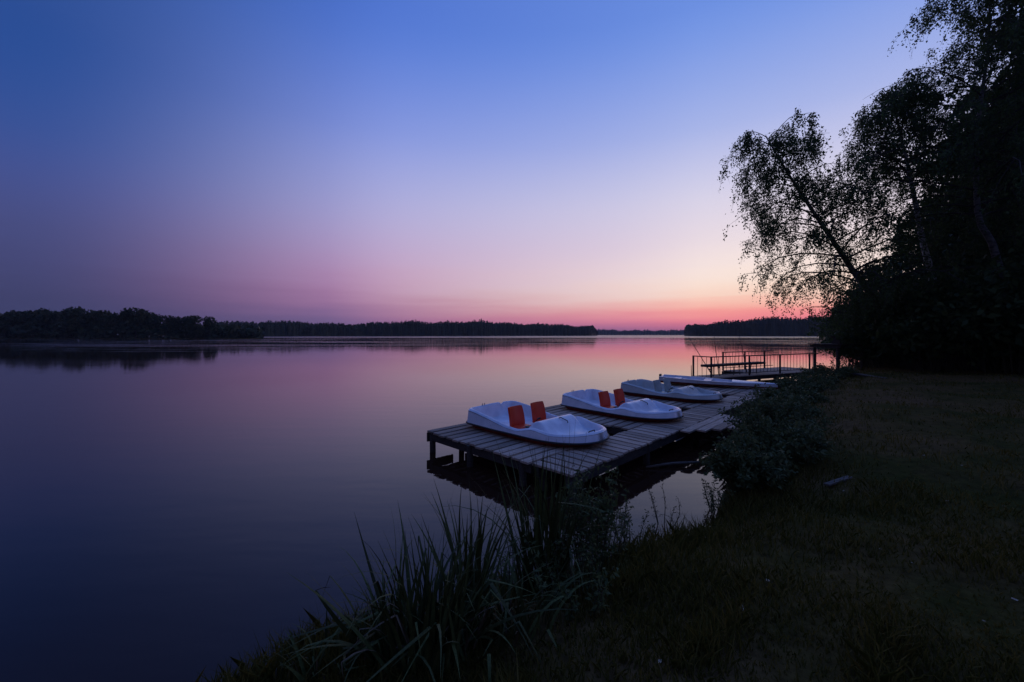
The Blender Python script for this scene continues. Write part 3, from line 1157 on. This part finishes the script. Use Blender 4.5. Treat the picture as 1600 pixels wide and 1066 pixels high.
pedal_boat('white pedal boat with two red seat backs, on the dock finger beside the tall reeds', 5.52, 6.16, 'red_seat', 'gelcoat', 'pedal boats on the dock', 1.0)
pedal_boat('white pedal boat with red seat backs, lying between two other pedal boats', 8.36, 6.02, 'red_seat', 'gelcoat', 'pedal boats on the dock', -2.0)
pedal_boat('dull white pedal boat with pale grey seat backs next to the rowing boat', 11.45, 6.2, 'grey_seat', 'gelcoat_aged', 'pedal boats on the dock', -1.0)


# rowing boat on the last finger
def rowing_boat():
    t = thing('rowing_boat', sl(14.45, 6.55, DECK + 0.01), 'long low white rowing boat with red bottom and pointed bow on the dock', 'boat', None, R(-45 + 14))
    L, n = 3.6, 26
    hull, red, inn, gun = MB(), MB(), MB(), MB()

    def w(x):
        u = x / L
        return 0.56 * (0.80 + 0.20 * math.sin(PI * min(1, u * 1.6))) * (1 - max(0, (u - 0.45) / 0.55) ** 2.1)

    def top(x):
        u = x / L
        return 0.27 - 0.12 * u

    def sect(x, prof):
        return [(x, w(x) * a, (0.03 + (top(x) - 0.03) * b)) for a, b in prof]
    xs_ = [L * i / (n - 1) for i in range(n)]

    def sweep(mb, prof, closed_end=False):
        rows = []
        for x in xs_:
            s_ = sect(x, prof)
            rows.append([len(mb.v) + j for j in range(len(s_))])
            mb.v.extend(s_)
        for a, b in zip(rows[:-1], rows[1:]):
            for j in range(len(a) - 1):
                mb.f.append((a[j], b[j], b[j + 1], a[j + 1]))
        if closed_end:
            mb.f.append(tuple(rows[0]))
    sweep(hull, [(-1.0, 1.0), (-0.99, 0.75), (-0.93, 0.42)])
    sweep(hull, [(0.93, 0.42), (0.99, 0.75), (1.0, 1.0)])
    sweep(red, [(-0.93, 0.42), (-0.8, 0.12), (-0.4, 0.0), (0.4, 0.0), (0.8, 0.12), (0.93, 0.42)], True)
    sweep(inn, [(0.93, 0.985), (0.86, 0.5), (0.6, 0.22), (-0.6, 0.22), (-0.86, 0.5), (-0.93, 0.985)])
    sweep(gun, [(0.92, 0.97), (0.92, 1.05), (1.04, 1.05), (1.05, 0.96)])
    sweep(gun, [(-1.05, 0.96), (-1.04, 1.05), (-0.92, 1.05), (-0.92, 0.97)])
    hull.build('hull', 'gelcoat', t, True)
    red.build('lower_hull', 'red_hull', t, True)
    inn.build('inner_hull', 'gelcoat', t, True)
    gun.build('gunwale', 'gelcoat', t)
    MB().box((0.0, 0, 0.155), (0.05, 0.86, 0.22), None, 0.01).build('transom', 'gelcoat', t)
    for x in (0.55, 1.55):
        MB().box((x, 0, 0.20), (0.24, w(x) * 1.84, 0.03), None, 0.006).build('thwart', 'gelcoat', t)
    fd = MB()
    rows = []
    for x in [2.3 + (L - 2.32) * i / 9 for i in range(10)]:
        rows.append(len(fd.v))
        for j in range(7):
            a = -1 + j / 3
            fd.v.append((x, w(x) * 0.95 * a, top(x) * 1.0 + 0.022 + 0.035 * (1 - a * a)))
    for a, b in zip(rows[:-1], rows[1:]):
        for j in range(6):
            fd.f.append((a + j, b + j, b + j + 1, a + j + 1))
    fd.build('foredeck', 'gelcoat', t, True)
    MB().box((-0.05, 0, 0.28), (0.07, 0.16, 0.10), None, 0.01).build('stern_bracket', 'rubber', t)
    return t


rowing_boat()

# ================================================================== railed pier with bench and rods
PZ = 0.42
p0 = Vector((*px(1112, 591, PZ), 0))
p1 = Vector((15.9, 19.9, 0))
pdir = (p1 - p0).normalized()
plen = (p1 - p0).length
pang = math.atan2(pdir.y, pdir.x)
pier = thing('railed_pier', p0, 'dark pier with thin upright railings running from the shore into the lake', 'pier', None, pang)
PWD = 2.3
i = 0
u = 0.0
while u < plen:
    pw = 1.0 if u < 3.5 else PWD
    o = link('plank', plank_me(pw, 0.19), pier)
    o.location = (u + 0.1, pw / 2, PZ - 0.018 + rd.uniform(-.004, .004))
    o.rotation_euler = (0, 0, R(90) + rd.uniform(-.01, .01))
    u += 0.205
for y, ua in ((0.1, 0.0), (0.9, 0.0), (PWD - 0.1, 3.55)):
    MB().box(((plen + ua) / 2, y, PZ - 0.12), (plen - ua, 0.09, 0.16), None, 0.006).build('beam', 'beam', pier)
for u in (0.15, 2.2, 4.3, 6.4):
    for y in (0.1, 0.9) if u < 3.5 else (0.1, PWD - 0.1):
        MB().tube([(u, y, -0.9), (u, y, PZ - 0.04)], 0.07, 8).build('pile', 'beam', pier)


def railing(y, u0, u1, hgt, gap, mid=True):
    MB().box(((u0 + u1) / 2, y, PZ + hgt), (u1 - u0, 0.05, 0.045), None, 0.006).build('top_rail', 'dark_metal', pier)
    MB().box(((u0 + u1) / 2, y, PZ + 0.12), (u1 - u0, 0.03, 0.03), None, 0.004).build('bottom_rail', 'dark_metal', pier)
    n = int((u1 - u0) / gap)
    for j in range(1, n):
        b = MB().tube([(0, 0, PZ + 0.12), (0, 0, PZ + hgt - 0.02)], 0.0095, 5).build('baluster', 'dark_metal', pier)
        b.location = (u0 + (u1 - u0) * j / n, y, 0)


def rpost(u, y, hgt, w=0.07):
    MB().box((u, y, PZ + hgt / 2), (w, w, hgt), None, 0.006).build('rail_post', 'beam', pier)


railing(0.06, 0.0, 7.6, 0.86, 0.24)
railing(PWD - 0.06, 3.6, 7.6, 0.90, 0.24)
for u in (0.05, 2.45, 4.6, 6.9):
    rpost(u, 0.06, 0.88, 0.06)
rpost(0.05, 0.94, 0.88, 0.06)
for u in (3.65, 5.3, 6.9):
    rpost(u, PWD - 0.06, 0.93, 0.065)
# end railing over the water
eu = MB().box((0.05, 0.5, PZ + 0.86), (0.045, 0.80, 0.04), None, 0.006)
eu.build('top_rail', 'dark_metal', pier)
for j in range(1, 4):
    MB().tube([(0.05, 0.06 + 0.88 * j / 4, PZ), (0.05, 0.06 + 0.88 * j / 4, PZ + 0.85)], 0.0095, 5).build('baluster', 'dark_metal', pier)


def pier_pt(u, y, z):
    return p0 + pdir * u + Vector((-pdir.y, pdir.x, 0)) * y + Vector((0, 0, z))


bench = thing('bench', pier_pt(2.1, 0.5, PZ + 0.001), 'long thick board bench on bent tube legs standing on the railed pier', 'bench', None, pang + R(3))
MB().box((0, 0, 0.47), (4.1, 0.36, 0.095), None, 0.01).build('seat', 'beam', bench)
for u in (-1.25, 0.15, 1.4):
    lg = MB().tube(curve_pts([(u - 0.22, 0, 0), (u - 0.21, 0, 0.36), (u - 0.12, 0, 0.425), (u + 0.12, 0, 0.425), (u + 0.21, 0, 0.36), (u + 0.22, 0, 0)], 16), 0.018, 7)
    lg.build('leg_frame', 'dark_metal', bench, True)

for (xa, ya, xb, yb, Y, lab) in [(1076, 527, 1113, 590, 17.4, 'thin fishing rod leaning out from the corner of the pier railing'),
                                 (1115, 519, 1123, 588, 18.0, 'thin fishing rod standing nearly upright behind the pier bench'),
                                 (1155, 522, 1167, 582, 18.6, 'thin fishing rod tilted against the far pier railing')]:
    a, b = at(xa, ya, Y), at(xb, yb, Y)
    b.z = max(b.z, PZ)
    rod = thing('fishing_rod', b, lab, 'fishing rod', 'fishing rods on the pier')
    d = a - b
    MB().tube([d * 0.22, d * 0.6, d], [0.016, 0.014, 0.010], 6).build('rod_blank', 'dark_metal', rod, True)
    MB().tube([(0, 0, 0), d * 0.22], [0.021, 0.020], 7).build('handle', 'rubber', rod, True)
    MB().tube([d * 0.16 + Vector((0, -0.03, 0)), d * 0.16 + Vector((0, -0.10, 0))], [0.035, 0.03], 9).build('reel', 'dark_metal', rod, True)

a = px(1080, 594, 0)
tag(MB().tube([(0, 0, -0.6), (0.01, 0, 0.3), (0.0, 0, 0.72)], [0.02, 0.018, 0.013], 6).build('mooring_stake', 'beam'), 'thin wooden stake standing in the water off the railed pier', 'stake').location = (a[0], a[1], 0)

# second, taller landing stage further along the shore
Ys = 21.5
sp0 = at(1310, 560, Ys)
stage = thing('landing_stage', (sp0.x, Ys, 0), 'dark raised wooden stage on stout posts at the shore past the railed pier', 'jetty', None, R(10))
zt = at(0, 538, Ys).z
for j in range(9):
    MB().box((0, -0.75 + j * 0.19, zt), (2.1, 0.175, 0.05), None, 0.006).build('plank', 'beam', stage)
for x in (-0.85, 0.0, 0.85):
    MB().box((x, 0, zt - 0.11), (0.10, 1.7, 0.15), None, 0.006).build('beam', 'beam', stage)
for x in (-0.8, 0.75):
    for y in (-0.65, 0.65):
        MB().tube([(x, y, -0.8), (x, y, zt - 0.03)], 0.075, 9).build('post', 'beam', stage)
tb = thing('picnic_table', (sp0.x + 0.35, Ys, zt + 0.026), 'dark plank table standing on the raised wooden stage', 'table', None, R(10))
for j in range(4):
    MB().box((0, -0.3 + j * 0.19, 0.42), (1.5, 0.175, 0.04), None, 0.006).build('plank', 'beam', tb)
for x in (-0.55, 0.55):
    MB().box((x, 0, 0.20), (0.09, 0.5, 0.40), None, 0.006).build('leg', 'beam', tb)


# ================================================================== reeds, herbs, grass on the near bank
def blade_mesh(name, seed, length, width, bend, fold=None, mat='reed'):
    pr = random.Random(seed)
    m = MB()
    n = 9
    p, ang_, rows = Vector((0, 0, 0)), R(pr.uniform(1, 5)), []
    side = pr.uniform(-0.25, 0.25)
    for i in range(n):
        u = i / (n - 1)
        w = width * (0.55 + 0.45 * math.sin(PI * min(1, u * 0.9 + 0.25))) * (1 - u ** 3.2) + 0.0008
        nrm_ = Vector((-math.cos(ang_), 0, math.sin(ang_)))
        rows.append(len(m.v))
        tw = side * u * 1.5
        sd = Vector((0, math.cos(tw), 0)) + nrm_ * math.sin(tw)
        m.v.extend([tuple(p - sd * w / 2 - nrm_ * w * 0.12), tuple(p), tuple(p + sd * w / 2 - nrm_ * w * 0.12)])
        step = length / (n - 1)
        ang_ += bend / (n - 1) * (0.4 + 1.2 * u)
        if fold is not None and abs(u - fold) < 0.5 / (n - 1):
            ang_ += R(pr.uniform(65, 110))
        p = p + Vector((math.sin(ang_), 0, math.cos(ang_))) * step
    for a, b in zip(rows[:-1], rows[1:]):
        m.f += [(a, a + 1, b + 1, b), (a + 1, a + 2, b + 2, b + 1)]
    return m.mesh(name, mat, True)


straight = [blade_mesh('leaf', 100 + i, 1.0, 0.018 + 0.005 * (i % 3), R(6 + 9 * i)) for i in range(5)]
arched = [blade_mesh('leaf', 120 + i, 1.0, 0.015 + 0.005 * (i % 3), R(50 + 20 * i)) for i in range(5)]
folded = [blade_mesh('leaf', 140 + i, 1.0, 0.018 + 0.004 * (i % 3), R(12 + 8 * i), 0.35 + 0.09 * i) for i in range(5)]
dry = [blade_mesh('leaf', 160 + i, 1.0, 0.015, R(30 + 25 * i), (0.4 + .1 * i) if i % 2 else None, 'reed_dry') for i in range(4)]
thin = [blade_mesh('leaf', 180 + i, 1.0, 0.013, R(4 + 6 * i)) for i in range(4)]


def reed_clump(label, loc, rx, ry, n, lmin, lmax, seed, mix=(0.45, 0.25, 0.15, 0.15, 0.0), lean=R(12), group=None, name='reed_clump'):
    pr = random.Random(seed)
    t = thing(name, loc, label, 'reeds', group)
    for i in range(n):
        a, q = pr.uniform(0, 2 * PI), math.sqrt(pr.random())
        x, y = math.cos(a) * q * rx, math.sin(a) * q * ry
        fam = pr.choices([straight, arched, folded, dry, thin], mix)[0]
        o = link('leaf', pr.choice(fam), t)
        L = pr.uniform(lmin, lmax) * (0.72 if fam is dry else 1.0)
        z = gz(loc[0] + x, loc[1] + y)
        o.location = (x, y, max(z, -0.25) - loc[2] - 0.03)
        o.scale = (L, pr.uniform(0.8, 1.25), L)
        o.rotation_euler = (pr.gauss(0, lean), pr.gauss(0, lean), a + pr.gauss(0, 0.9))
    return t


def gp(x, y):
    """ground point seen at that pixel (a few refinements over the uneven bank)"""
    z = 0.4
    for _ in range(12):
        X, Y = px(x, y, z)
        z = 0.5 * z + 0.5 * max(0.0, gz(X, Y))
    return (X, Y, z)


reed_clump('broad-leaved reed clump with bent and broken blades at the water edge', gp(672, 1010), 0.30, 0.26, 230, 0.34, 0.92, 1, (0.42, 0.14, 0.26, 0.12, 0.06), R(14))
reed_clump('tight tuft of tall upright reeds in front of the dock corner', gp(850, 925), 0.15, 0.15, 120, 0.70, 1.22, 2, (0.66, 0.08, 0.06, 0.05, 0.15), R(5))
reed_clump('few thin tall reed stalks rising in front of the pedal boat bow', gp(868, 905), 0.24, 0.20, 14, 1.15, 1.45, 3, (0.15, 0, 0, 0, 0.85), R(7))
reed_clump('upright sharp reed blades on the lakeward rim of the bent reeds', gp(735, 960), 0.09, 0.10, 34, 0.72, 0.98, 4, (0.85, 0.1, 0, 0.05, 0), R(6))
reed_clump('small ragged reed tuft sloping down to the dark water', gp(528, 1040), 0.24, 0.2, 60, 0.14, 0.40, 5, (0.5, 0.1, 0.15, 0.2, 0.05))
reed_clump('sparse low reed tuft with a few dry blades beside the open water', gp(440, 1075), 0.24, 0.16, 40, 0.10, 0.26, 6, (0.45, 0.1, 0.1, 0.3, 0.05))
reed_clump('low arching sedge between the bent reeds and the leafy herbs', gp(800, 975), 0.3, 0.22, 60, 0.28, 0.6, 7, (0.1, 0.55, 0.1, 0.2, 0.05))
reed_clump('low sedge tuft at the edge of the bright pool', gp(1040, 830), 0.3, 0.16, 50, 0.10, 0.24, 8, (0.2, 0.5, 0, 0.15, 0.15))


def herb(label, loc, nst, hgt, spread, leaf, nl, seed, mat='leaf_herb', group=None, tips=False):
    rng = np.random.default_rng(seed)
    pr = random.Random(seed)
    t = thing('leafy_herb', loc, label, 'plant', group)
    st, pts = MB(), []
    for i in range(nst):
        a, q = pr.uniform(0, 2 * PI), math.sqrt(pr.random()) * spread
        o = Vector((math.cos(a) * q * 0.6, math.sin(a) * q * 0.6, -0.04))
        e = Vector((math.cos(a) * q * 1.4, math.sin(a) * q * 1.4, hgt * pr.uniform(0.6, 1.05)))
        P = curve_pts([o, o.lerp(e, 0.5) + Vector((pr.uniform(-.04, .04), pr.uniform(-.04, .04), 0.06 * hgt)), e], 9)
        st.tube(P, [0.006 * (1 - 0.09 * k) for k in range(9)], 4, False)
        for k in range(2, 9):
            for s_ in range(2):
                d = Vector((pr.uniform(-1, 1), pr.uniform(-1, 1), pr.uniform(0, 0.9))).normalized() * hgt * 0.13 * (1.2 - k / 12)
                c = P[k]
                st.tube([c, c + d], [0.0025, 0.001], 3, False)
                n = max(2, nl // (nst * 14))
                ts = rng.uniform(0.15, 1.0, n)
                pts.append(np.array(c) + np.outer(ts, np.array(d)) + rng.normal(size=(n, 3)) * leaf * 0.3)
    st.build('stems', 'stem', t, True)
    link('foliage', quads_mesh('foliage', leaf_quads(np.concatenate(pts), rng, leaf, 0.2, 0.42), mat), t)
    return t


herb('dense leafy herb between the tall reed tuft and the bright pool', gp(918, 895), 20, 0.88, 0.20, 0.046, 1500, 201)
herb('leafy herb with narrow leaves hiding the dock corner', gp(945, 880), 9, 0.66, 0.16, 0.038, 520, 202)
herb('thin spray of small-leaved twigs between the two reed clumps', gp(800, 925), 12, 0.50, 0.16, 0.024, 520, 203)
herb('fine-leaved weed standing before the bright pool', gp(985, 850), 12, 0.36, 0.2, 0.028, 600, 204)
herb('low weed with seed heads at the rim of the bright pool', gp(1040, 822), 5, 0.42, 0.14, 0.02, 170, 205)
herb('twiggy weed overhanging the bright pool from the bush', gp(1120, 800), 12, 0.36, 0.18, 0.030, 600, 206)
herb('bushy dark weed on the bank behind the reeds', gp(900, 945), 14, 0.42, 0.28, 0.040, 900, 207)


# grass of the bank: one mass
def bank_grass():
    rng = np.random.default_rng(500)
    n = 280000
    Yv = 1.0 + 21.0 * rng.uniform(0, 1, n) ** 2.3
    Xv = rng.uniform(-0.75, 1.42, n) * (Yv + 0.6)
    sd = shore_dist(Xv, Yv)
    clump = 0.5 + 0.5 * np.sin(Xv * 2.3 + 1.5 * np.sin(Yv * 1.9)) * np.sin(Yv * 2.9 + 0.8 * np.sin(Xv * 2.7))
    worn = np.clip((Xv - 1.2 - 0.42 * Yv) / 1.6 + 0.5 * np.sin(Yv * 0.9 + Xv * 0.5), 0, 1)
    keep_ = (sd > 0.02) & (rng.uniform(0, 1, n) < (0.25 + 0.75 * clump) * (1 - 0.72 * worn))
    Xv, Yv, sd, clump = Xv[keep_], Yv[keep_], sd[keep_], clump[keep_]
    n = len(Xv)
    Zv = ground_z(Xv, Yv) - 0.008
    near = np.exp(-sd / 0.7)
    tuft = np.clip(np.sin(Xv * 3.7 + 2.1 * np.sin(Yv * 1.3)) * np.sin(Yv * 4.3 + 1.7 * np.sin(Xv * 1.9)), 0, 1) ** 4
    h = (0.024 + 0.04 * clump + 0.10 * tuft * (Yv < 9) + 0.13 * near) * rng.uniform(0.5, 1.5, n) * np.clip(0.8 + Yv * 0.04, 0.8, 1.5)
    w = (0.0028 + 0.0007 * Yv) * rng.uniform(0.7, 1.3, n)
    a = rng.uniform(0, 2 * PI, n)
    b = rng.uniform(0, 2 * PI, n)
    ln = rng.uniform(0.1, 0.95, n) * h
    base = np.stack([Xv, Yv, Zv], 1)
    side = np.stack([np.cos(a), np.sin(a), np.zeros(n)], 1) * w[:, None]
    dirn = np.stack([np.cos(b), np.sin(b), np.zeros(n)], 1)
    mid = base + dirn * (ln * 0.35)[:, None] + np.array([0, 0, 1]) * (h * 0.6)[:, None]
    tip = base + dirn * ln[:, None] + np.array([0, 0, 1]) * (h * 0.95)[:, None]
    V = np.stack([base - side, base + side, mid + side * 0.7, tip, mid - side * 0.7], 1)
    return tag(link('bank_grass', quads_mesh('bank_grass', V, 'grass', 5)), 'short rough grass covering the dark lake bank', 'grass', None, 'stuff')


bank_grass()

# loose boards, a log, a stick in the pool, pale fallen leaves
b0, b1 = Vector(gp(1292, 764)), Vector(gp(1327, 747))
bd = thing('loose_board', b0.lerp(b1, 0.5) + Vector((0, 0, 0.03)), 'grey weathered board lying in the grass beside the broad bush', 'board', None, math.atan2((b1 - b0).y, (b1 - b0).x))
MB().box((0, 0, 0), ((b1 - b0).length * 1.05, 0.06, 0.025), None, 0.004).build('board', 'grey_wood', bd)
b0, b1 = Vector(gp(1330, 588)), Vector(gp(1385, 592))
bd = thing('fallen_log', b0.lerp(b1, 0.5) + Vector((0, 0, 0.05)), 'pale log lying on the grass at the edge of the wood', 'log', None, math.atan2((b1 - b0).y, (b1 - b0).x))
L = (b1 - b0).length
MB().tube([(-L / 2, 0, 0), (-L * 0.2, 0.02, 0.01), (L * 0.2, -0.01, 0.0), (L / 2, 0.02, 0.0)], [0.055, 0.055, 0.05, 0.04], 9).build('log', 'grey_wood', bd, True)
b0, b1 = Vector((*px(1010, 732), 0.02)), Vector((*px(1092, 727), 0.05))
d = b1 - b0
tag(MB().tube([(0, 0, 0), d * 0.5 + Vector((0, 0, 0.02)), d], [0.022, 0.026, 0.02], 7).build('sunken_branch', 'grey_wood', None, True), 'pale branch floating on the pool under the dock walkway', 'branch').location = b0

rl = random.Random(31)
LEAVES = [(1425, 884), (1537, 976), (1430, 706), (1443, 714), (1503, 730), (1480, 786), (1568, 794), (1543, 644), (1318, 770), (1100, 842), (1200, 912), (1375, 862), (1585, 942), (1160, 956), (1030, 1040)]
lf = MB()
lf.add([(-0.03, 0, 0), (-0.012, 0.016, 0.006), (0.012, 0.014, 0.004), (0.034, 0, 0.008), (0.012, -0.015, 0.002), (-0.012, -0.016, 0.005), (0, 0, -0.002)],
       [(0, 6, 1), (1, 6, 2), (2, 6, 3), (3, 6, 4), (4, 6, 5), (5, 6, 0)])
lme = lf.mesh('fallen_leaf', 'pale_leaf')
for (x, y) in LEAVES:
    X, Y, z = gp(x, y)
    o = tag(link('fallen_leaf', lme), 'small pale fallen leaf lying on the grassy bank', 'leaf', 'pale fallen leaves on the bank')
    o.location = (X, Y, z + 0.02)
    k = rl.uniform(0.35, 0.75)
    o.scale = (k, k, k)
    o.rotation_euler = (rl.uniform(-.3, .3), rl.uniform(-.3, .3), rl.uniform(0, 6.28))

# ================================================================== evening air over the lake
hz = MB().box((0, 2800, 24), (9000, 7000, 52))
me = hz.mesh('haze', 'water')
k = NT('evening_haze')
pv = k.n('ShaderNodeVolumePrincipled')
pv.inputs['Color'].default_value = (0.85, 0.88, 0.95, 1)
pv.inputs['Density'].default_value = 0.00012
k.l(pv.outputs[0], k.out.inputs['Volume'])
me.materials.clear()
me.materials.append(k.m)
tag(link('haze', me), 'thin evening haze lying over the whole lake', 'haze', None, 'stuff')
